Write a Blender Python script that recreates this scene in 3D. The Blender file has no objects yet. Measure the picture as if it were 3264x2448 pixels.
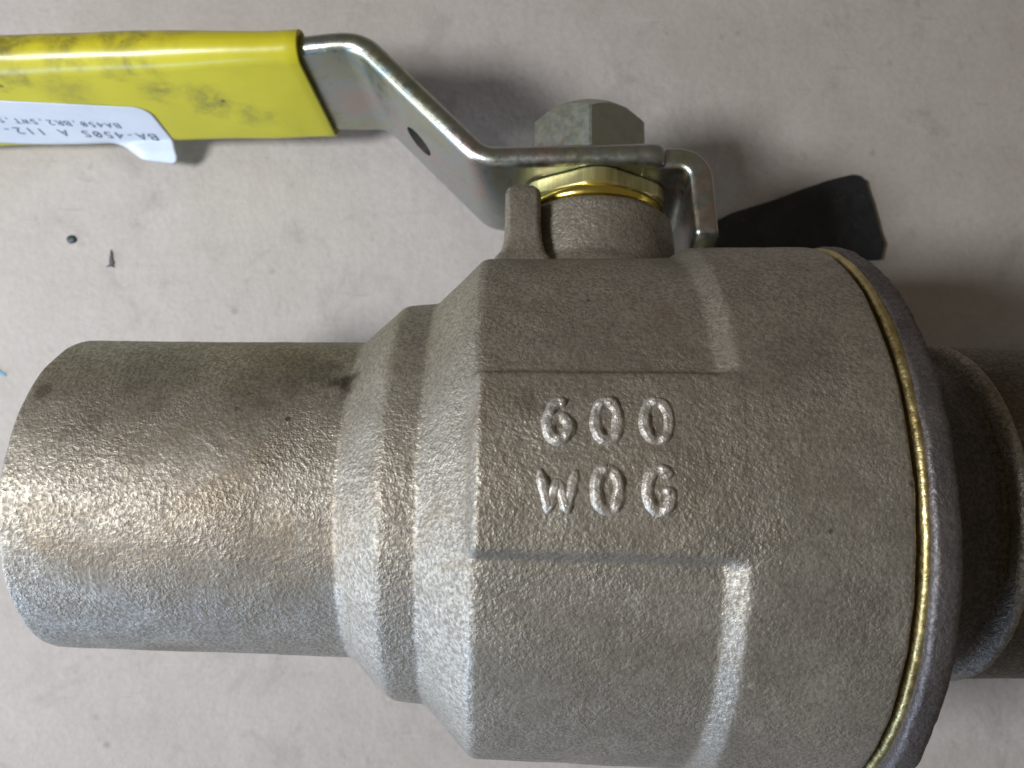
import bpy, bmesh, math, random
from mathutils import Vector, Matrix, noise
from math import sin, cos, tan, pi, radians as rad, sqrt, atan2

random.seed(4)
sc = bpy.context.scene
MM = 0.001

# ------------------------------------------------------------------ camera
H = 153.35                                   # camera height over the paper, mm
cam = bpy.data.cameras.new("camera")
cam_ob = bpy.data.objects.new("camera", cam)
sc.collection.objects.link(cam_ob)
cam_ob.location = (0, 0, H * MM)            # looks straight down
cam.sensor_width = 36.0
cam.lens = 36.0 * 2543 / 3264
cam.clip_start = 0.005
cam.clip_end = 20
cam.dof.use_dof = True
cam.dof.focus_distance = 0.092
cam.dof.aperture_fstop = 36
sc.camera = cam_ob
sc.render.resolution_x = 1024
sc.render.resolution_y = 768

# ------------------------------------------------------------------ light (indoors: dim room + lamps)
world = bpy.data.worlds.new("World")
sc.world = world
world.use_nodes = True
wb = world.node_tree.nodes["Background"]
wb.inputs[0].default_value = (1.0, 0.84, 0.62, 1)
wb.inputs[1].default_value = 0.125


def area(name, loc, target, size, power, col, sy=None):
    l = bpy.data.lights.new(name, 'AREA')
    l.energy = power
    l.color = col
    l.size = size
    if sy:
        l.shape = 'RECTANGLE'
        l.size_y = sy
    o = bpy.data.objects.new(name, l)
    sc.collection.objects.link(o)
    o.location = loc
    d = Vector(target) - Vector(loc)
    o.rotation_euler = d.to_track_quat('-Z', 'Y').to_euler()
    return o


area("bench_lamp", (-0.265, -0.02, 0.325), (0, 0.01, 0.03), 0.085, 1.60, (0.95, 0.97, 1.0))
area("side_window", (-0.85, -0.30, 0.17), (-0.03, 0, 0.03), 0.60, 6.5, (0.70, 0.83, 1.0), 0.28)
area("front_window", (-0.60, -0.68, 0.13), (-0.03, 0, 0.03), 0.50, 3.5, (0.38, 0.60, 1.0), 0.22)

sc.view_settings.view_transform = 'Standard'
sc.view_settings.look = 'None'
sc.view_settings.exposure = 0
sc.view_settings.gamma = 1
sc.view_settings.use_curve_mapping = False


# ------------------------------------------------------------------ materials
class NT:
    def __init__(s, name):
        s.m = bpy.data.materials.new(name)
        s.m.use_nodes = True
        s.t = s.m.node_tree
        s.b = s.t.nodes["Principled BSDF"]

    def n(s, typ, **kw):
        nd = s.t.nodes.new(typ)
        for k, v in kw.items():
            if k in nd.inputs:
                nd.inputs[k].default_value = v
            else:
                setattr(nd, k, v)
        return nd

    def l(s, a, b):
        s.t.links.new(a, b)

    def coord(s):
        return s.n('ShaderNodeTexCoord').outputs['Object']

    def noise(s, scale, detail=3, rough=.55, vec=None, dist=0):
        nd = s.n('ShaderNodeTexNoise')
        nd.inputs['Scale'].default_value = scale
        nd.inputs['Detail'].default_value = detail
        nd.inputs['Roughness'].default_value = rough
        nd.inputs['Distortion'].default_value = dist
        s.l(vec if vec else s.coord(), nd.inputs['Vector'])
        return nd.outputs['Fac']

    def ramp(s, fac, stops, interp='LINEAR'):
        r = s.n('ShaderNodeValToRGB')
        r.color_ramp.interpolation = interp
        els = r.color_ramp.elements
        while len(els) < len(stops):
            els.new(.5)
        for e, (p, c) in zip(els, stops):
            e.position = p
            e.color = (c[0], c[1], c[2], 1) if not isinstance(c, (int, float)) else (c, c, c, 1)
        s.l(fac, r.inputs[0])
        return r.outputs[0]

    def mix(s, fac, a, b, mode='MIX'):
        m = s.n('ShaderNodeMix', data_type='RGBA', blend_type=mode)
        for sock, v in ((m.inputs[0], fac), (m.inputs[6], a), (m.inputs[7], b)):
            if isinstance(v, (int, float)):
                sock.default_value = v
            elif isinstance(v, tuple):
                sock.default_value = (*v, 1)
            else:
                s.l(v, sock)
        return m.outputs[2]

    def math(s, op, a, b=None, c=None):
        m = s.n('ShaderNodeMath', operation=op)
        for i, v in enumerate((a, b, c)):
            if v is None:
                continue
            if isinstance(v, (int, float)):
                m.inputs[i].default_value = v
            else:
                s.l(v, m.inputs[i])
        return m.outputs[0]

    def spot(s, p, r, wob=.5, scale=600, vec=None):
        """1 inside a ragged blob of radius r (m) at object-space point p"""
        v = vec if vec else s.coord()
        sub = s.n('ShaderNodeVectorMath', operation='SUBTRACT')
        s.l(v, sub.inputs[0])
        sub.inputs[1].default_value = p
        ln = s.n('ShaderNodeVectorMath', operation='LENGTH')
        s.l(sub.outputs[0], ln.inputs[0])
        nz = s.noise(scale, 3, .6, v)
        d = s.math('DIVIDE', ln.outputs['Value'], r)
        d = s.math('ADD', d, s.math('MULTIPLY', s.math('SUBTRACT', nz, .5), wob * 3))
        return s.ramp(d, [(.35, 1.0), (1.0, 0.0)])

    def bump(s, hsock, dist, strength=1.0, prev=None):
        b = s.n('ShaderNodeBump')
        b.inputs['Distance'].default_value = dist
        b.inputs['Strength'].default_value = strength
        s.l(hsock, b.inputs['Height'])
        if prev:
            s.l(prev, b.inputs['Normal'])
        return b.outputs[0]

    def set(s, **kw):
        for k, v in kw.items():
            i = s.b.inputs[k.replace('_', ' ')]
            if hasattr(v, 'node'):
                s.l(v, i)
            elif isinstance(v, tuple):
                i.default_value = (*v, 1)
            else:
                i.default_value = v
        return s.m


def bronze(name, c_lo, c_hi, grain=1.0, rough=.50, metal=.66, stains=()):
    t = NT(name)
    co = t.coord()
    big = t.noise(70, 4, .6, co)
    mid = t.noise(420, 3, .6, co)
    g1 = t.noise(2000, 2, .5, co)
    g2 = t.noise(4200, 2, .6, co)
    v = t.math('ADD', t.math('MULTIPLY', big, .6), t.math('MULTIPLY', mid, .4))
    col = t.ramp(v, [(.32, c_lo), (.68, c_hi)])
    # oxide sits in the pits of the sand-cast skin, high grains are rubbed brighter
    col = t.mix(t.ramp(g1, [(.36, .55), (.60, 0.0)]), col, tuple(c * .45 for c in c_lo))
    col = t.mix(t.ramp(g2, [(.56, 0.0), (.76, .42)]), col, tuple(min(1, c * 1.6 + .05) for c in c_hi))
    # a scatter of darker casting pits
    vor = t.n('ShaderNodeTexVoronoi')
    vor.inputs['Scale'].default_value = 210
    t.l(co, vor.inputs['Vector'])
    pit = t.ramp(vor.outputs['Distance'], [(.035, 1.0), (.09, 0.0)])
    pitsel = t.ramp(t.noise(60, 2, .5, co), [(.55, 0.0), (.6, .8)])
    col = t.mix(t.math('MULTIPLY', pit, pitsel), col, (.03, .026, .022))
    ox = t.ramp(t.noise(46, 6, .68, co, .9), [(.52, 0.0), (.70, .55)])
    col = t.mix(ox, col, (c_lo[0] * .80, c_lo[1] * .66, c_lo[2] * .50))
    # nicks and rubbed spots down to bright metal
    v2 = t.n('ShaderNodeTexVoronoi')
    v2.inputs['Scale'].default_value = 95
    v2.inputs['Randomness'].default_value = 1.0
    t.l(co, v2.inputs['Vector'])
    nick_ = t.math('MULTIPLY', t.ramp(v2.outputs['Distance'], [(.02, 1.0), (.055, 0.0)]), t.ramp(t.noise(75, 2, .5, co), [(.54, 0.0), (.58, .7)]))
    col = t.mix(nick_, col, tuple(min(1, c * 1.9) for c in c_hi))
    for p, r, k in stains:
        col = t.mix(t.math('MULTIPLY', t.spot(p, r), k), col, (.045, .032, .024))
    h = t.math('ADD', t.math('MULTIPLY', g1, .75), t.math('MULTIPLY', g2, .35))
    h = t.math('MULTIPLY', h, t.ramp(t.noise(85, 4, .65, co, .5), [(.36, .45), (.62, 1.25)]))
    nb = t.bump(h, .00021 * grain, 1.0)
    nb = t.bump(t.noise(260, 2, .5, co), .00016 * grain, .5, nb)
    rr = t.ramp(g1, [(.35, rough + .13), (.65, rough - .06)])
    return t.set(Base_Color=col, Metallic=metal, Roughness=rr, Normal=nb)


# ------------------------------------------------------------------ geometry helpers
def finish(name, verts, faces, mat, parent=None, smooth=True, off=True, mats=None):
    me = bpy.data.meshes.new(name)
    o = OFF if off else Vector((0, 0, 0))
    me.from_pydata([((Vector(v) + o) * MM)[:] for v in verts], [], faces)
    me.update()
    me.materials.append(mat)
    bm = bmesh.new()
    bm.from_mesh(me)
    bmesh.ops.remove_doubles(bm, verts=bm.verts, dist=1e-7)
    bmesh.ops.recalc_face_normals(bm, faces=bm.faces)
    bm.to_mesh(me)
    bm.free()
    if smooth:
        me.polygons.foreach_set('use_smooth', [True] * len(me.polygons))
    ob = bpy.data.objects.new(name, me)
    sc.collection.objects.link(ob)
    if parent:
        ob.parent = parent
    return ob


def sharp(ob, ang=35):
    me = ob.data
    bm = bmesh.new()
    bm.from_mesh(me)
    for e in bm.edges:
        if len(e.link_faces) == 2 and e.calc_face_angle(0) > rad(ang):
            e.smooth = False
    bm.to_mesh(me)
    bm.free()


def grid_faces(nu, nv, closeu=False, closev=False):
    f = []
    for i in range(nu if closeu else nu - 1):
        for j in range(nv if closev else nv - 1):
            a, b = i, (i + 1) % nu
            c, d = j, (j + 1) % nv
            f.append((a * nv + c, b * nv + c, b * nv + d, a * nv + d))
    return f


def smooth_profile(pts, step=.22, win=2, keep_ends=True):
    out = []
    for (x0, y0), (x1, y1) in zip(pts, pts[1:]):
        n = max(1, int(math.hypot(x1 - x0, y1 - y0) / step))
        for k in range(n):
            out.append((x0 + (x1 - x0) * k / n, y0 + (y1 - y0) * k / n))
    out.append(pts[-1])
    for _ in range(win):
        o2 = out[:]
        for i in range(1, len(out) - 1):
            o2[i] = tuple((out[i - 1][k] + 2 * out[i][k] + out[i + 1][k]) / 4 for k in (0, 1))
        out = o2
    return out


def thin(prof, tol=.012, maxd=2.5):
    """drop profile points that lie on a straight run"""
    keep = [prof[0]]
    i = 0
    while i < len(prof) - 1:
        j = i + 1
        while j + 1 < len(prof):
            k = j + 1
            (x0, y0), (x1, y1) = prof[i], prof[k]
            L = math.hypot(x1 - x0, y1 - y0)
            if L > maxd:
                break
            if max(abs((x1 - x0) * (y0 - y) - (x0 - x) * (y1 - y0)) / max(L, 1e-9) for x, y in prof[i + 1:k]) > tol:
                break
            j = k
        keep.append(prof[j])
        i = j
    return keep


def sstep(a, b, x):
    t = max(0., min(1., (x - a) / (b - a)))
    return t * t * (3 - 2 * t)


# ------------------------------------------------------------------ frames
# valve local axes (mm): x along the bore, y = stem direction, z across the lever, towards the camera
YAW, RHO, ROLL = -.0112, -.0228, rad(14)
ax = Vector((cos(YAW) * cos(RHO), sin(RHO), sin(YAW) * cos(RHO)))
up = (Vector((0, 1, 0)) - ax * ax.y).normalized()
zz = ax.cross(up)
S = up * cos(ROLL) - zz * sin(ROLL)
W = up * sin(ROLL) + zz * cos(ROLL)
AXIS = Vector((0, -16.57, H - 115.1))       # a point on the bore axis, world mm
ROT = Matrix((ax, S, W)).transposed()
base = Vector((AXIS.x, AXIS.y, 0))
OFF = ROT.transposed() @ (AXIS - base)      # local position of the bore axis seen from the Empty

# ------------------------------------------------------------------ setting: the paper the valve lies on
t = NT("worn_kraft_paper")
co = t.coord()
a = t.noise(26, 5, .62, co, .3)
b_ = t.noise(130, 4, .6, co)
c_ = t.noise(900, 3, .6, co)
col = t.ramp(t.math('ADD', t.math('MULTIPLY', a, .55), t.math('MULTIPLY', b_, .45)),
             [(.30, (.405, .366, .336)), (.50, (.456, .416, .386)), (.70, (.490, .452, .424))])
sm = t.ramp(t.noise(58, 6, .68, co, .8), [(.56, 0.0), (.72, .50)])
col = t.mix(sm, col, (.25, .225, .215))
sm2 = t.ramp(t.noise(240, 4, .7, co, .5), [(.60, 0.0), (.76, .45)])
col = t.mix(sm2, col, (.26, .235, .225))
col = t.mix(t.ramp(c_, [(.30, .22), (.62, 0.0)]), col, (.30, .27, .25))
vor = t.n('ShaderNodeTexVoronoi')
vor.inputs['Scale'].default_value = 170
t.l(co, vor.inputs['Vector'])
fl = t.math('MULTIPLY', t.ramp(vor.outputs['Distance'], [(.05, 1.0), (.16, 0.0)]), t.ramp(t.noise(33, 3, .6, co), [(.50, 0.0), (.62, .45)]))
col = t.mix(fl, col, (.17, .155, .15))
mp2 = t.n('ShaderNodeMapping')
mp2.inputs['Scale'].default_value = (1, 14, 1)
mp2.inputs['Rotation'].default_value = (0, 0, -.35)
t.l(co, mp2.inputs[0])
col = t.mix(t.ramp(t.noise(110, 3, .6, mp2.outputs[0], .6), [(.62, 0.0), (.72, .22)]), col, (.56, .53, .50))
# long faint rub marks
mp = t.n('ShaderNodeMapping')
mp.inputs['Scale'].default_value = (1, 9, 1)
mp.inputs['Rotation'].default_value = (0, 0, .9)
t.l(co, mp.inputs[0])
scr = t.ramp(t.noise(60, 3, .6, mp.outputs[0], .2), [(.66, 0.0), (.74, .28)])
col = t.mix(scr, col, (.27, .25, .24))
nb = t.bump(c_, .00010, .5)
nb = t.bump(b_, .0006, .35, nb)
M_paper = t.set(Base_Color=col, Roughness=.62, Normal=nb, Specular_IOR_Level=.35)

n = 60
vs, fs = [], []
for i in range(n + 1):
    for j in range(n + 1):
        x = -600 + 1200 * i / n
        y = -500 + 1000 * j / n
        vs.append((x, y, .12 * noise.noise(Vector((x / 90, y / 90, 0))) - .12))
fs = grid_faces(n + 1, n + 1)
k = len(vs)
vs += [(-600, -500, -6), (600, -500, -6), (600, 500, -6), (-600, 500, -6)]
fs.append((k, k + 1, k + 2, k + 3))
edge = [[i * (n + 1) for i in range(n + 1)], [n * (n + 1) + j for j in range(n + 1)],
        [i * (n + 1) + n for i in range(n, -1, -1)], [j for j in range(n, -1, -1)]]
for e, (p, q) in zip(edge, ((0, 1), (1, 2), (2, 3), (3, 0))):
    fs.append(tuple(e) + (k + q, k + p))
table = finish("tabletop", vs, fs, M_paper, off=False)
table["kind"] = "structure"
table["label"] = "worn grey brown kraft paper covering the bench top"
sharp(table)

# ------------------------------------------------------------------ ball valve
valve = bpy.data.objects.new("ball_valve", None)
sc.collection.objects.link(valve)
valve.empty_display_size = .01
valve.matrix_world = Matrix.Translation(base * MM) @ ROT.to_4x4()
valve["label"] = "cast bronze ball valve with yellow lever handle lying on its side on paper"
valve["category"] = "valve"


def loc(x, r, al):
    """bore-axis cylindrical -> local (angle from the stem direction towards the camera side)"""
    return Vector((x, r * cos(al), r * sin(al)))


def obj_m(x, r, adeg):
    return ((loc(x, r, rad(adeg)) + OFF) * MM)[:]


M_bronze = bronze("sand_cast_bronze", (.242, .215, .175), (.398, .362, .302),
                  stains=((obj_m(-21.3, 22, 57), .0026, .85), (obj_m(-24.5, 22, 52), .0045, .35),
                          (obj_m(-33, 22, 62), .0004, .7), (obj_m(-34, 22, 68), .00035, .6),
                          (obj_m(-58.5, 21.4, 62), .0016, .5), (obj_m(-45, 21.6, 48), .008, .28), (obj_m(-30, 22, 52), .009, .30), (obj_m(-52, 21.5, 75), .0035, .25),
                          (obj_m(1, 36, 80), .0022, .35), (obj_m(30, 36.6, 70), .006, .22), (obj_m(33, 36.6, 112), .005, .22)))
M_letter = bronze("rubbed_lit_letters", (.40, .37, .33), (.58, .55, .50), grain=1.1, rough=.50)  # worn raised letters; light on their strokes is painted into the lighter colour
M_cap = bronze("darkened_bronze", (.085, .075, .075), (.15, .13, .12), grain=.8, rough=.5)
M_tail = bronze("shaded_cast_bronze", (.075, .058, .040), (.15, .118, .080), grain=1.1, rough=.48)  # same bronze as the body, with its shadow painted into the colour

# --- body: one revolved casting with recessed panels between two raised strips
P_OUT = [(-40, 19.4), (-60.3, 19.4), (-60.45, 19.6), (-60.45, 21.25), (-60.3, 21.38), (-59, 21.4), (-20.9, 22.0),
         (-15.7, 27.0), (-15.0, 27.35), (-10.9, 27.7), (-4.9, 33.75), (-4.2, 34.05), (21.2, 34.8), (23.3, 36.25), (39.5, 36.75),
         (39.75, 36.4), (39.8, 35.2), (40.6, 35.2)]
prof = thin(smooth_profile(P_OUT, .2, 5), .008, 1.4)
angs = []
al = 0.
while al < 360:
    angs.append(al)
    m = al % 180
    fine = 69 < m < 109
    al += .35 if (fine and al < 180) else (.8 if al < 180 else 1.6)


def strip(al):
    m = al % 180
    return sstep(72.2, 74.4, m) * (1 - sstep(103.8, 106.4, m))


def body_r(x, r, al):
    if -5.6 < x < 23.4 and r > 32.5:
        rs = 33.0 + 2.65 * sstep(-5.7, -4.0, x) + .6 * sstep(-5, 22, x)
        if x > 21:
            rs = max(rs, r)
        r = r + strip(al) * max(0, rs - r)
    return r


vs = []
for x, r in prof:
    for al in angs:
        rr = body_r(x, r, al)
        q = loc(x, rr, rad(al))
        if r > 20.5:
            d = .10 * noise.noise(q / 6.0) + .06 * noise.noise(q / 2.2)
            rr += d
        xx = x + (.12 * noise.noise(Vector((q.y, q.z, 7)) / 4) if x > -59 else .05 * noise.noise(Vector((q.y, q.z, 7)) / 4))
        vs.append(loc(xx, rr, rad(al)))
body = finish("body", vs, grid_faces(len(prof), len(angs), False, True), M_bronze, valve)

X0 = 11.7                                    # stem position along the bore


def lathe(name, pts, mat, parent, seg=96, cx=X0, rfun=None, step=.25, win=2):
    pr = smooth_profile(pts, step, win)
    vs = []
    for r, s in pr:
        for i in range(seg):
            a = 2 * pi * i / seg
            r2 = r if rfun is None else rfun(r, s, a)
            vs.append((cx + r2 * sin(a), s, r2 * cos(a)))
    return finish(name, vs, grid_faces(len(pr), seg, False, True), mat, parent)


# --- stem neck and stop lug, cast with the body
lathe("stem_neck", [(15.0, 29.0), (13.6, 32.2), (12.8, 33.6), (12.4, 41.6), (12.0, 42.3), (9.0, 42.4), (6, 42.4)], M_bronze, body,
      rfun=lambda r, s, a: r + .12 * noise.noise(Vector((r * sin(a), s, r * cos(a))) / 3), win=4)


def loft_rr(name, secs, mat, parent, n=10):
    """loft of rounded rectangles: secs = (y, cx, cz, hx, hz, rad)"""
    vs = []
    per = 4 * n
    for (y, cx, cz, hx, hz, r) in secs:
        for q in range(4):
            sx, sz = ((1, 1), (-1, 1), (-1, -1), (1, -1))[q]
            for k_ in range(n):
                a = pi / 2 * (q + k_ / (n - 1))
                px = cx + sx * (hx - r) + r * cos(a)
                pz = cz + sz * (hz - r) + r * sin(a)
                nz = .12 * noise.noise(Vector((px, y, pz)) / 2.2)
                vs.append((px + nz, y, pz + nz))
    f = grid_faces(len(secs), per, False, True)
    f.append(tuple(range(per)))
    f.append(tuple(reversed(range((len(secs) - 1) * per, len(secs) * per))))
    return finish(name, vs, f, mat, parent)


ls = [(29.5, .7, 9, 4.6, 5.0, 1.4), (32, .7, 9, 4.0, 4.4, 1.4), (33.2, .7, 9.2, 3.1, 3.8, 1.2), (35, .7, 9.4, 2.68, 3.3, 1.0),
      (38, .65, 9.5, 2.5, 3.1, .9), (40.5, .65, 9.5, 2.55, 3.1, .9), (42.1, .65, 9.5, 2.6, 3.0, 1.0), (42.9, .65, 9.5, 2.35, 2.8, 1.0),
      (43.5, .65, 9.5, 1.8, 2.3, 1.0), (43.8, .65, 9.5, 1.0, 1.5, .8)]
ls2 = []
for A, B in zip(ls, ls[1:]):
    for k_ in range(4):
        ls2.append(tuple(A[i] + (B[i] - A[i]) * k_ / 4 for i in range(6)))
ls2.append(ls[-1])
loft_rr("stop_lug", ls2, M_bronze, body)

# --- cast characters: soft half-round ridges following the strip
CH = {
    '6': [[(.80, .93), (.52, 1.0), (.22, .82), (.06, .48), (.10, .17), (.36, 0), (.68, .02), (.93, .22), (.92, .44), (.66, .60), (.36, .56), (.12, .36)]],
    '0': [[(.5, 1.0), (.24, .93), (.07, .70), (.05, .36), (.20, .08), (.5, 0), (.80, .08), (.95, .36), (.93, .70), (.76, .93), (.5, 1.0)]],
    'O': [[(.5, 1.0), (.24, .93), (.07, .70), (.05, .36), (.20, .08), (.5, 0), (.80, .08), (.95, .36), (.93, .70), (.76, .93), (.5, 1.0)]],
    'W': [[(0, 1.0), (.14, .5), (.26, 0), (.38, .42), (.50, .78)], [(.50, .78), (.62, .42), (.74, 0), (.87, .5), (1.0, 1.0)]],
    'G': [[(.92, .80), (.74, .97), (.46, 1.0), (.18, .85), (.05, .5), (.16, .14), (.46, 0), (.76, .04), (.92, .22), (.93, .46), (.60, .46)]],
}


def catmull(pts, n=7):
    if len(pts) < 3:
        return pts
    closed = pts[0] == pts[-1]
    out = []
    for i in range(len(pts) - 1):
        p1, p2 = pts[i], pts[i + 1]
        p0 = pts[i - 1] if i else (pts[-2] if closed else p1)
        p3 = pts[i + 2] if i + 2 < len(pts) else (pts[1] if closed else p2)
        for k_ in range(n):
            u = k_ / n
            out.append(tuple(.5 * (2 * p1[d] + (p2[d] - p0[d]) * u + (2 * p0[d] - 5 * p1[d] + 4 * p2[d] - p3[d]) * u * u
                                   + (3 * p1[d] - p0[d] - 3 * p2[d] + p3[d]) * u ** 3) for d in (0, 1)))
    out.append(pts[-1])
    return out


def surf(x, al, h):
    r = body_r(x, 34.05 + .75 * (x + 4.2) / 25.4, al)
    return loc(x, r + h, rad(al))


def character(ch, x0, x1, a0, a1, hw=.54, ht=.38):
    vs, fs = [], []
    R0 = 36.2
    m = 12
    for st in CH[ch]:
        pl = st if ch == 'W' else catmull(st)
        if ch == 'W':
            pl = [(st[i][0] + (st[i + 1][0] - st[i][0]) * k_ / 6, st[i][1] + (st[i + 1][1] - st[i][1]) * k_ / 6)
                  for i in range(len(st) - 1) for k_ in range(6)] + [st[-1]]
        pts = [(x0 + (x1 - x0) * u, a1 + (a0 - a1) * v) for u, v in pl]
        b0 = len(vs)
        N = len(pts)
        for i, (x, a) in enumerate(pts):
            pa, pb = pts[max(0, i - 1)], pts[min(N - 1, i + 1)]
            dx, dy = pb[0] - pa[0], (pb[1] - pa[1]) * pi / 180 * R0
            L = math.hypot(dx, dy) or 1
            nx, ny = -dy / L, dx / L
            closed = st[0] == st[-1]
            endf = 1 if closed else min(1, .45 + .55 * min(i, N - 1 - i) / 3)
            wv = hw * (1 + .28 * noise.noise(Vector((x * .9, a * .4, 3)))) * endf
            hv = ht * max(.18, 1 + .85 * noise.noise(Vector((x * 1.1, a * .5, 9)))) * endf
            for k_ in range(m + 1):
                tt = -1 + 2 * k_ / m
                hh = hv * sstep(0, .62, 1 - abs(tt)) - .05 * (abs(tt) > .99)
                off = wv * tt * 1.25
                vs.append(surf(x + nx * off, a + ny * off / R0 * 180 / pi, hh))
        for f in grid_faces(N, m + 1):
            fs.append(tuple(q + b0 for q in f))
        fs.append(tuple(b0 + q for q in range(m + 1)))
        fs.append(tuple(b0 + (N - 1) * (m + 1) + q for q in range(m, -1, -1)))
    return finish("embossed_character", vs, fs, M_letter, body)


for ch, x0, x1, a0, a1 in (('6', 2.9, 5.3, 79.6, 86.0), ('0', 7.8, 10.3, 79.4, 86.0), ('0', 12.8, 15.5, 79.4, 86.0),
                           ('W', 2.2, 5.9, 91.0, 97.4), ('O', 7.8, 10.3, 90.8, 97.2), ('G', 12.9, 15.5, 90.8, 97.2)):
    character(ch, x0, x1, a0, a1)


def revolve(name, pts, mat, parent, seg=220, win=1, step=.25, rn=0., xn=0., ns=6., ragged=0., low=0.):
    pr = thin(smooth_profile(pts, step, win), .01, 2)
    vs = []
    for x, r in pr:
        for i in range(seg):
            a = 2 * pi * i / seg
            q = loc(x, r, a)
            dr = rn * noise.noise(q / ns) + rn * .6 * noise.noise(q / (ns * .3))
            dx = xn * noise.noise(Vector((q.y, q.z, 3)) / (ns * .7))
            if ragged and x > 41.0:
                dx += ragged * (noise.noise(Vector((q.y, q.z, 11)) / 4.5) + .35 * noise.noise(Vector((q.y, q.z, 11)) / 1.5))
            if low and r > 35:
                dr += low * cos(a - rad(194))
            vs.append(loc(x + dx, r + dr, a))
    f = grid_faces(len(pr), seg, False, True)
    return finish(name, vs, f, mat, parent)


t = NT("bright_brass")
co = t.coord()
g = t.noise(900, 3, .6, co)
col = t.ramp(t.noise(240, 4, .6, co), [(.35, (.34, .26, .11)), (.65, (.56, .47, .24))])
col = t.mix(t.ramp(t.noise(1300, 3, .6, co), [(.62, 0.0), (.72, .6)]), col, (.12, .09, .05))
M_brass = t.set(Base_Color=col, Metallic=1.0, Roughness=t.ramp(g, [(.35, .38), (.65, .55)]), Normal=t.bump(g, .00022, .8))
t = NT("polished_brass")
co = t.coord()
col = t.ramp(t.noise(180, 3, .5, co), [(.35, (.66, .50, .09)), (.65, (.80, .64, .16))])
mp = t.n('ShaderNodeMapping')
mp.inputs['Scale'].default_value = (1, .06, 1)
t.l(co, mp.inputs[0])
brush = t.noise(1800, 2, .5, mp.outputs[0])
M_brass2 = t.set(Base_Color=col, Metallic=1.0, Roughness=.24, Normal=t.bump(brush, .00004, .5))

t = NT("satin_brass")
co = t.coord()
mp = t.n('ShaderNodeMapping')
mp.inputs['Scale'].default_value = (1, .05, 1)
t.l(co, mp.inputs[0])
brush = t.noise(1500, 3, .6, mp.outputs[0])
col = t.ramp(brush, [(.35, (.44, .40, .17)), (.65, (.66, .61, .31))])
M_brass3 = t.set(Base_Color=col, Metallic=.9, Roughness=.42, Normal=t.bump(brush, .00006, .7))

revolve("seal_ring", [(40.1, 34.0), (40.35, 36.3), (40.55, 36.6), (41.3, 36.68), (41.5, 36.45), (41.55, 34)], M_brass, valve, rn=.035, ragged=.24)
cap = revolve("end_cap", [(40.9, 33.5), (41.05, 37.0), (41.4, 37.4), (43.2, 37.6), (43.85, 37.35), (44.1, 36.6), (44.2, 32.0),
                          (45.0, 29.4), (47.4, 26.5), (51, 23.3), (55.0, 21.7), (58, 21.45)], M_cap, valve, rn=.26, xn=.18, ns=5., low=.85)
revolve("lit_arc_ring", [(58.5, 21.8), (58.75, 22.5), (59.3, 23.3), (59.8, 23.55), (60.3, 23.5), (60.6, 22.9)], M_bronze, cap, rn=.14, ns=4., win=2)  # added ring of lighter bronze, painting the lit arc on the step
revolve("solder_end", [(54.0, 21.2), (57.8, 21.3), (58.6, 21.8), (59.4, 22.7), (60.1, 23.2), (61, 23.3), (82.5, 22.9), (83.0, 22.5), (83, 19.6), (82, 19.4), (66, 19.4)],
        M_tail, cap, rn=.10, ns=5., win=3)

# --- gland nut
def hexr(a, Rc, rot):
    m = (a - rot) % (pi / 3) - pi / 6
    return Rc * cos(pi / 6) / cos(m)


vs = []
seg = 120
ring = []
for s, kind in ((47.2, 'in'), (47.2, 'h'), (46.9, 'H'), (44.9, 'H'), (44.6, 'h')):
    ring.append((s, kind))
for s, kind in ring:
    for i in range(seg):
        a = 2 * pi * i / seg
        r = {'in': 6, 'h': min(hexr(a, 11.9, 0), 10.9), 'H': min(hexr(a, 12.1, 0), 11.55)}[kind]
        vs.append((X0 + r * sin(a), s, r * cos(a)))
nut = finish("gland_nut", vs, grid_faces(len(ring), seg, False, True), M_brass3, valve)
sharp(nut, 22)
lathe("nut_collar", [(8, 42.6), (10.7, 42.6), (11.2, 42.8), (11.45, 43.3), (11.45, 43.8), (11.2, 44.3), (10.8, 44.7), (8, 44.7)], M_brass2, nut, win=2, step=.15)

# --- plated steel: lever, bolt
def plated(name, rough=.27, seed=0., tint=1.0):
    t = NT(name)
    co = t.coord()
    n1 = t.noise(75 + seed, 4, .6, co, .6)
    col = t.ramp(n1, [(.30, (.28, .36, .36)), (.42, (.41, .42, .32)), (.50, (.39, .43, .43)), (.60, (.46, .39, .36)), (.68, (.35, .41, .41))])
    col = t.mix(1 - tint, col, (.40, .43, .37))
    fine = t.noise(700, 4, .65, co)
    col = t.mix(t.ramp(fine, [(.60, 0.0), (.80, .45)]), col, (.22, .19, .16))
    rr = t.ramp(fine, [(.3, rough - .05), (.7, rough + .12)])
    nb = t.bump(fine, .00006, .7)
    return t.set(Base_Color=col, Metallic=1.0, Roughness=rr, Normal=nb)


M_lever = plated("yellow_zinc_plate", .30)
M_bolt = plated("bolt_zinc_plate", .44, 40, .45)

PHI = rad(5.1)


def lev(l, s, c):
    """lever frame: l = distance from the stem towards the grip, c = across (towards the camera)"""
    return Vector((X0 - l * cos(PHI) - c * sin(PHI), s, -l * sin(PHI) + c * cos(PHI)))


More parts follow.
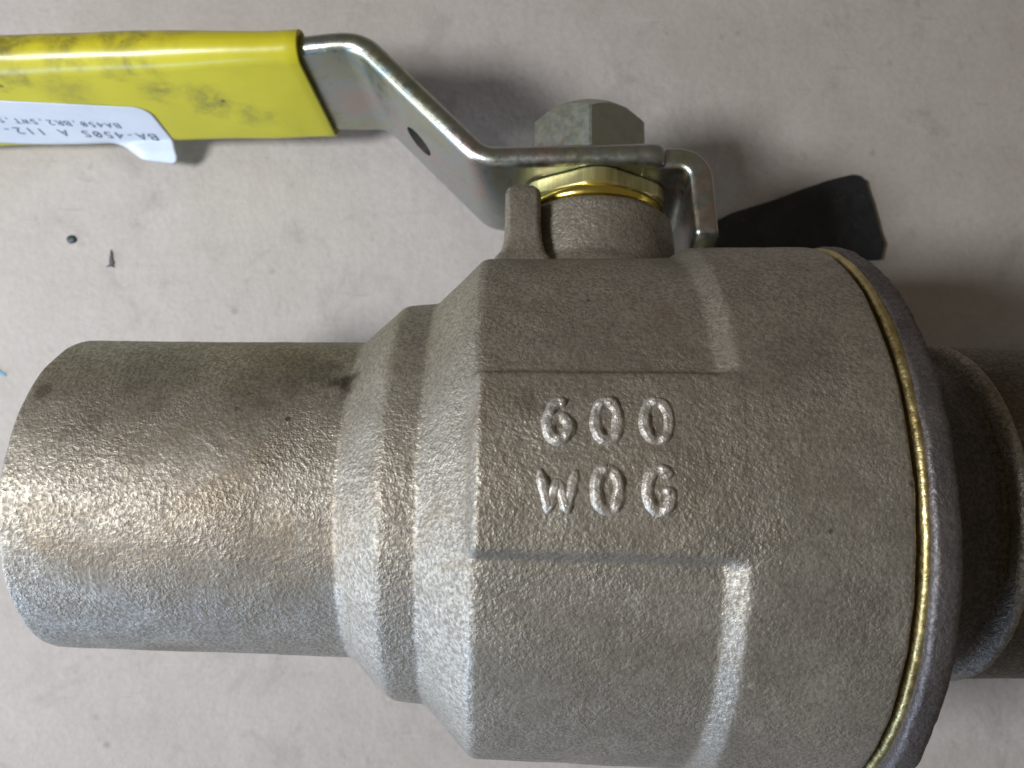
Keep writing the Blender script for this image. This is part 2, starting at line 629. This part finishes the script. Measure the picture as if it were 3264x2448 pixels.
def arc_path(pts, n=10):
    """polyline (l, s, radius) with rounded corners -> [(l, s)]"""
    out = [pts[0][:2]]
    for A, B, Cc in zip(pts, pts[1:], pts[2:]):
        p, a, c = Vector(B[:2]), Vector(A[:2]), Vector(Cc[:2])
        u, v = (a - p).normalized(), (c - p).normalized()
        ang = u.angle(v)
        tl = B[2] / tan(ang / 2)
        ctr = p + (u + v).normalized() * (B[2] / sin(ang / 2))
        s0, s1 = p + u * tl - ctr, p + v * tl - ctr
        th = s0.angle(s1)
        for k_ in range(n + 1):
            w0, w1 = sin(th * (1 - k_ / n)) / sin(th), sin(th * k_ / n) / sin(th)
            q = ctr + s0 * w0 + s1 * w1
            out.append((q.x, q.y))
    out.append(pts[-1][:2])
    return out


def rrect(hw, ht, r, n=6):
    o = []
    for q in range(4):
        sx, sz = ((1, 1), (-1, 1), (-1, -1), (1, -1))[q]
        for k_ in range(n):
            a = pi / 2 * (q + k_ / (n - 1))
            o.append((sx * (hw - r) + r * cos(a), sz * (ht - r) + r * sin(a)))
    return o


def dense(path, step):
    out = []
    for a, b in zip(path, path[1:]):
        k_ = max(1, int(math.hypot(b[0] - a[0], b[1] - a[1]) / step))
        out += [(a[0] + (b[0] - a[0]) * i / k_, a[1] + (b[1] - a[1]) * i / k_) for i in range(k_)]
    return out + [path[-1]]


def strap(path, width, thick, r, cc=0., caps=True, taper=0., b0=0, n=6):
    vs = []
    N = len(path)
    for i, (l, s) in enumerate(path):
        a, b = path[max(0, i - 1)], path[min(N - 1, i + 1)]
        d = Vector((b[0] - a[0], b[1] - a[1])).normalized()
        nn = Vector((-d.y, d.x))
        w = width(l) if callable(width) else width
        sec = rrect(w / 2, thick / 2, r, n)
        k_ = 1.0
        if taper:
            e = min(i, N - 1 - i)
        for c, tt in sec:
            vs.append(lev(l + nn.x * tt, s + nn.y * tt, cc + c))
    m = len(rrect(1, 1, .1, n))
    f = grid_faces(N, m, False, True)
    if caps:
        f.append(tuple(range(m)))
        f.append(tuple(reversed(range((N - 1) * m, N * m))))
    return vs, [tuple(q + b0 for q in g) for g in f]


TH = 3.4
main = arc_path([(-10.7, 49.1, 0), (16.4, 49.1, 5.0), (35.9, 69.5, 6.5), (118, 68.5, 0)])
v1, f1 = strap(dense([main[0], (-10.5, 49.1), (-10.0, 49.1), (-9.4, 49.1), (-8.7, 49.1)] + main[1:], 1.5), lambda l: 24.0 - 1.0 * sstep(40, 46, l) - 2 * (2.0 - sqrt(max(0., 4.0 - max(0., -8.7 - l) ** 2))), TH, 1.5)
# round the stem end of the strap
lever = finish("lever", v1, f1, M_lever, valve)
tabp = arc_path([(-7.0, 49.0, 0), (-15.5, 48.9, 3.4), (-16.1, 36.6, 0)])
v2, f2 = strap(dense(tabp, 1.0), lambda l: 20.6, TH - .05, .8, cc=0)
stop_tab = finish("stop_tab", v2, f2, M_lever, lever)

# the drilled hole through the sloping neck of the lever
import_dir = Vector((1, 1.06 * 1.0)).normalized()
nrm = Vector((-import_dir.y, import_dir.x))
hc = Vector((28.4, 45.85 + 1.06 * (28.4 - 15.6)))
pa, pb = lev(hc.x - nrm.x * 6, hc.y - nrm.y * 6, -1.3), lev(hc.x + nrm.x * 8, hc.y + nrm.y * 8, -1.3)
d = (pb - pa).normalized()
e1 = d.cross(Vector((0, 0, 1))).normalized()
e2 = d.cross(e1)
vs = []
for q in (pa, pb):
    for i in range(40):
        a = 2 * pi * i / 40
        vs.append(q + e1 * 2.9 * cos(a) + e2 * 2.9 * sin(a))
fs = [(i, (i + 1) % 40, 40 + (i + 1) % 40, 40 + i) for i in range(40)] + [tuple(range(40)), tuple(range(79, 39, -1))]
cut = finish("cutter", vs, fs, M_lever, valve)
bpy.context.view_layer.update()
md = lever.modifiers.new("hole", 'BOOLEAN')
md.object = cut
md.operation = 'DIFFERENCE'
md.solver = 'EXACT'
dg = bpy.context.evaluated_depsgraph_get()
newme = bpy.data.meshes.new_from_object(lever.evaluated_get(dg))
lever.modifiers.clear()
lever.data = newme
sharp(lever, 40)
bpy.data.objects.remove(cut)

# bolt
vs = []
seg = 144
AF = 8.6
Rc = AF / cos(pi / 6)
ROTB = -.06
TOP = 60.6
lv = []
for i in range(seg):
    a = 2 * pi * i / seg
    r = hexr(a, Rc, ROTB)
    drop = (r - AF) * 1.15
    lv.append((a, r, drop))
rows = [[(r * .985, 50.85) for a, r, dd in lv], [(r, 51.2) for a, r, dd in lv], [(r, TOP - 1.0 - dd) for a, r, dd in lv],
        [(min(r - .12, AF * 1.0) if dd > .15 else r - .15, TOP - .75 - dd * .35) for a, r, dd in lv],
        [(AF * .90, TOP - .12) for _ in lv], [(AF * .6, TOP + .05) for _ in lv], [(.01, TOP + .1) for _ in lv]]
for row in rows:
    for (a, _, _), (r, s) in zip(lv, row):
        vs.append((X0 - .6 + r * sin(a), s, r * cos(a)))
bolt = finish("stem_bolt", vs, grid_faces(len(rows), seg, False, True), M_bolt, valve)
sharp(bolt, 20)

# --- yellow vinyl grip
t = NT("yellow_vinyl")
co = t.coord()


def lp(l, s, c):
    return ((lev(l, s, c) + OFF) * MM)[:]


col = t.ramp(t.noise(60, 3, .5, co), [(.35, (.465, .410, .017)), (.65, (.53, .470, .024))])
grime = t.ramp(t.noise(110, 6, .70, co, .6), [(.50, 0.0), (.66, 1.0)])
fine = t.noise(900, 4, .7, co)
zone = None
for p, r, k in ((lp(84, 71.7, 10), .006, .95), (lp(74, 71.4, 10.5), .007, .95), (lp(94, 71.6, 10.5), .0075, .95), (lp(66, 71, 11), .004, .6),
                (lp(64, 66.4, 1.5), .0050, .75), (lp(71, 66.4, 5), .0045, .7), (lp(58, 66.4, -3), .0045, .55), (lp(86, 66.4, 6), .006, .45)):
    m = t.math('MULTIPLY', t.spot(p, r, .55, 260), k)
    zone = m if zone is None else t.math('MAXIMUM', zone, m)
col = t.mix(t.math('MULTIPLY', zone, t.ramp(t.noise(300, 5, .7, co, .4), [(.38, .15), (.60, .8)])), col, (.10, .085, .03))
col = t.mix(t.math('MULTIPLY', grime, .10), col, (.16, .13, .04))
speck = t.n('ShaderNodeTexVoronoi')
speck.inputs['Scale'].default_value = 150
t.l(co, speck.inputs['Vector'])
col = t.mix(t.ramp(speck.outputs['Distance'], [(.045, .85), (.085, 0.0)]), col, (.09, .075, .03))
M_vinyl = t.set(Base_Color=col, Roughness=.34, Normal=t.bump(t.noise(90, 3, .5, co), .0008, .22), Coat_Weight=.12, Coat_Roughness=.10, Specular_IOR_Level=.4)

GW = 25.6
GT = lambda l: 5.7 + 1.7 * sstep(46, 82, l)
GU = lambda l: 66.4 - .012 * (l - 46)
g_mid = lambda l: GU(l) + GT(l) / 2
vs, fs = [], []
stations = [(46.4, -1.0, -.75), (45.75, -.6, -.4), (45.7, -.15, -.1), (46.0, 0, 0)] + [(46.0 + k_ * 1.7, 0, 0) for k_ in range(1, 43)]
last = stations[-1][0]
stations += [(last + 1.2, -.5, -.3), (last + 1.9, -1.6, -.9), (last + 2.1, -3, -1.6)]
m = 0
for (l, dw, dt) in stations:
    sec = rrect(GW / 2 + dw, GT(l) / 2 + dt, GT(l) / 2 + dt - .02, 9)
    m = len(sec)
    for c, tt in sec:
        w = .12 * noise.noise(Vector((l / 9, c / 5, tt / 5)))
        vs.append(lev(l + .25 * (l < 47) * sin(c * .4), g_mid(l) + tt + w, c + w))
fs = grid_faces(len(stations), m, False, True)
fs.append(tuple(reversed(range((len(stations) - 1) * m, len(stations) * m))))
grip = finish("grip_sleeve", vs, fs, M_vinyl, valve)

# --- paper label on the grip, its lower corner lifting
t = NT("label_paper")
co = t.coord()
col = t.ramp(t.noise(120, 4, .6, co), [(.35, (.55, .60, .66)), (.65, (.62, .66, .71))])
M_label = t.set(Base_Color=col, Roughness=.24, Specular_IOR_Level=.6)
t = NT("label_ink")
M_ink = t.set(Base_Color=(.10, .12, .17), Roughness=.6)
TL = rad(8.6)
L0, C0 = 75.6, .25                           # the label's near right-hand corner
LW, LH = 34.0, 14.0


def lab(u, v, lift=.10):
    """label plane: u along the grip, v across from the near edge; wraps the sleeve edge, lifts at the corner"""
    l = L0 + u * cos(TL) + v * sin(TL) * .35
    c = C0 + u * sin(TL) - v
    s = GU(l) - lift
    fl = -GW / 2 + GT(l) / 2
    if c < fl:
        ex = fl - c
        peel = 1 - sstep(6.0, 13.0, u)
        R_ = GT(l) / 2 + lift
        th = min(ex / R_, 2.6)
        wl, wc, ws = l, fl - R_ * sin(th), GU(l) - lift + R_ * (1 - cos(th))
        # the peeled corner runs on straight and curls away from the sleeve
        pc = fl - ex * .98
        ps = s - .62 * ex * sstep(0, 2.0, ex)
        c = wc + (pc - wc) * peel
        s = ws + (ps - ws) * peel
    return lev(l, s, c)


def label_patch():
    nu, nv = 70, 44
    rc = 2.6
    vs, fs, idx = [], [], {}
    for i in range(nu + 1):
        for j in range(nv + 1):
            u, v = LW * i / nu, LH * j / nv
            # round the two corners at the right-hand end
            if u < rc and v < rc:
                d_ = math.hypot(rc - u, rc - v)
                mx = max(rc - u, rc - v)
                if d_ > 1e-6:
                    u, v = rc - (rc - u) * mx / d_, rc - (rc - v) * mx / d_
            if u < 1.6 and v > LH - 1.6:
                du, dv = 1.6 - u, v - (LH - 1.6)
                d_ = math.hypot(du, dv)
                mx = max(du, dv)
                if d_ > 1e-6:
                    u, v = 1.6 - du * mx / d_, LH - 1.6 + dv * mx / d_
            idx[i, j] = len(vs)
            vs.append(lab(u, v))
    for i in range(nu):
        for j in range(nv):
            fs.append((idx[i, j], idx[i + 1, j], idx[i + 1, j + 1], idx[i, j + 1]))
    ob = finish("paper_label", vs, fs, M_label, valve)
    so = ob.modifiers.new("paper", 'SOLIDIFY')
    so.thickness = .00009
    so.offset = 0
    return ob


label = label_patch()


def char_mesh(ch, size):
    cu = bpy.data.curves.new("glyph", 'FONT')
    cu.body = ch
    cu.size = size
    cu.resolution_u = 3
    ob = bpy.data.objects.new("glyph", cu)
    sc.collection.objects.link(ob)
    bpy.context.view_layer.update()
    me = bpy.data.meshes.new_from_object(ob.evaluated_get(bpy.context.evaluated_depsgraph_get()))
    bm = bmesh.new()
    bm.from_mesh(me)
    bmesh.ops.triangulate(bm, faces=bm.faces)
    vs = [v.co.to_2d() for v in bm.verts]
    fs = [tuple(v.index for v in f.verts) for f in bm.faces]
    bm.free()
    bpy.data.objects.remove(ob)
    bpy.data.curves.remove(cu)
    bpy.data.meshes.remove(me)
    return vs, fs


def printed(text, u0, vbase, size, pitch):
    vs, fs = [], []
    for i, ch in enumerate(text):
        if ch == ' ':
            continue
        cv, cf = char_mesh(ch, size)
        if not cv:
            continue
        x0 = min(v.x for v in cv)
        x1 = max(v.x for v in cv)
        sq = min(1.0, pitch * .86 / max(x1 - x0, 1e-6))
        b0 = len(vs)
        for v in cv:
            x = (v.x - (x0 + x1) / 2) * sq
            vs.append(lab(u0 + pitch * (i + .5) + x, vbase + v.y, .19))
        fs += [tuple(q + b0 for q in f) for f in cf]
        if ch == '0':
            b0 = len(vs)
            w = pitch * .26
            h = size * .70
            for (x, y) in ((-w, h * .2), (-w + .16, h * .12), (w, h * .8), (w - .16, h * .88)):
                vs.append(lab(u0 + pitch * (i + .5) + x, vbase + y, .195))
            fs.append((b0, b0 + 1, b0 + 2, b0 + 3))
    return finish("printed_line", vs, fs, M_ink, label, smooth=False)


printed("BA-450S A 112-", 2.3, 8.3, 3.1, 1.95)
printed("BA450,BR2,SWT,S", 7.3, 5.3, 2.3, 1.42)

# ------------------------------------------------------------------ small things on the paper
PXT = H / 2543.


def tp(u, v, h=0.):
    k_ = (H - h) / 2543.
    return ((u - 1632) * k_, -(v - 1224) * k_)


t = NT("black_rubber")
co = t.coord()
col = t.ramp(t.noise(300, 4, .6, co), [(.4, (.010, .011, .014)), (.7, (.022, .023, .027))])
dust = t.ramp(t.noise(380, 6, .78, co, 1.2), [(.60, 0.0), (.74, .55)])
col = t.mix(dust, col, (.16, .14, .12))
M_black = t.set(Base_Color=col, Roughness=.62, Normal=t.bump(t.noise(700, 3, .6, co), .0002, .6))
out = [tp(*q) for q in ((2200, 745), (2330, 682), (2450, 645), (2560, 604), (2640, 577), (2712, 560), (2732, 563), (2738, 572), (2752, 578), (2764, 625), (2783, 680), (2795, 730), (2812, 778), (2800, 830), (2200, 850))]
dn = []
for (xa, ya), (xb, yb) in zip(out, out[1:] + out[:1]):
    k_ = max(1, int(math.hypot(xb - xa, yb - ya) / 1.2))
    for i in range(k_):
        f = i / k_
        x, y = xa + (xb - xa) * f, ya + (yb - ya) * f
        w = .12 * noise.noise(Vector((x * 1.7, y * 1.7, 0)))
        dn.append((x + w, y + w))
N = len(dn)
cxm, cym = sum(p[0] for p in dn) / N, sum(p[1] for p in dn) / N
vs = [(x, y, .02) for x, y in dn] + [(x, y, 1.0) for x, y in dn] + [(x + (cxm - x) * .02, y + (cym - y) * .02, 1.25) for x, y in dn]
fs = [(i, (i + 1) % N, N + (i + 1) % N, N + i) for i in range(N)] + [(N + i, N + (i + 1) % N, 2 * N + (i + 1) % N, 2 * N + i) for i in range(N)]
fs += [tuple(range(N - 1, -1, -1)), tuple(range(2 * N, 3 * N))]
rub = finish("rubber_strip", vs, fs, M_black, off=False, smooth=False)
rub["label"] = "black tapered strip lying flat on the paper behind the valve body"
rub["category"] = "strip"

t = NT("black_ink")
M_dot = t.set(Base_Color=(.012, .022, .028), Roughness=.5)
cx, cy = tp(228, 763)
vs, fs = [], []
for hgt, rr in ((.0, .85), (.14, .80), (.24, .5)):
    for i in range(28):
        a = 2 * pi * i / 28
        r = rr * (1 + .14 * noise.noise(Vector((cos(a) * 1.5, sin(a) * 1.5, 4))))
        vs.append((cx + r * cos(a) * 1.1, cy + r * sin(a), hgt))
fs = grid_faces(3, 28, False, True) + [tuple(range(27, -1, -1)), tuple(range(56, 84))]
dot = finish("ink_dot", vs, fs, M_dot, off=False)
dot["label"] = "small round black ink dot on the paper below the yellow handle"
dot["category"] = "mark"

# a nick where the paper has torn and a sliver stands up
t = NT("torn_paper_edge")
M_torn = t.set(Base_Color=(.10, .095, .095), Roughness=.8)
pts = [(353, 795, .5), (357, 808, .75), (358, 826, .6), (363, 838, .5), (360, 847, .3), (364, 853, .35), (354, 850, .55), (337, 851, .2), (349, 843, .45), (349, 826, .55), (352, 812, .75)]
loc2 = [(*tp(u, v), w) for u, v, w in pts]
N = len(loc2)
vs = [(x, y, .01) for x, y, w in loc2] + [(x + .03, y, .10 + w * .22) for x, y, w in loc2]
fs = [(i, (i + 1) % N, N + (i + 1) % N, N + i) for i in range(N)] + [tuple(range(N - 1, -1, -1)), tuple(range(N, 2 * N))]
nick = finish("paper_tear", vs, fs, M_torn, off=False, smooth=False)
nick["label"] = "tiny dark torn nick in the paper beside the black dot"
nick["category"] = "tear"

t = NT("blue_ink")
M_blue = t.set(Base_Color=(.10, .33, .45), Roughness=.6)
pts = [(-14, 1168), (0, 1180), (12, 1188), (20, 1196), (16, 1199), (2, 1195), (-14, 1180)]
l2 = [tp(u, v) for u, v in pts]
N = len(l2)
vs = [(x, y, .0) for x, y in l2] + [(x, y, .07) for x, y in l2]
fs = [(i, (i + 1) % N, N + (i + 1) % N, N + i) for i in range(N)] + [tuple(range(N - 1, -1, -1)), tuple(range(N, 2 * N))]
pen = finish("pen_mark", vs, fs, M_blue, off=False, smooth=False)
pen["label"] = "short blue pen stroke on the paper at the left picture edge"
pen["category"] = "mark"
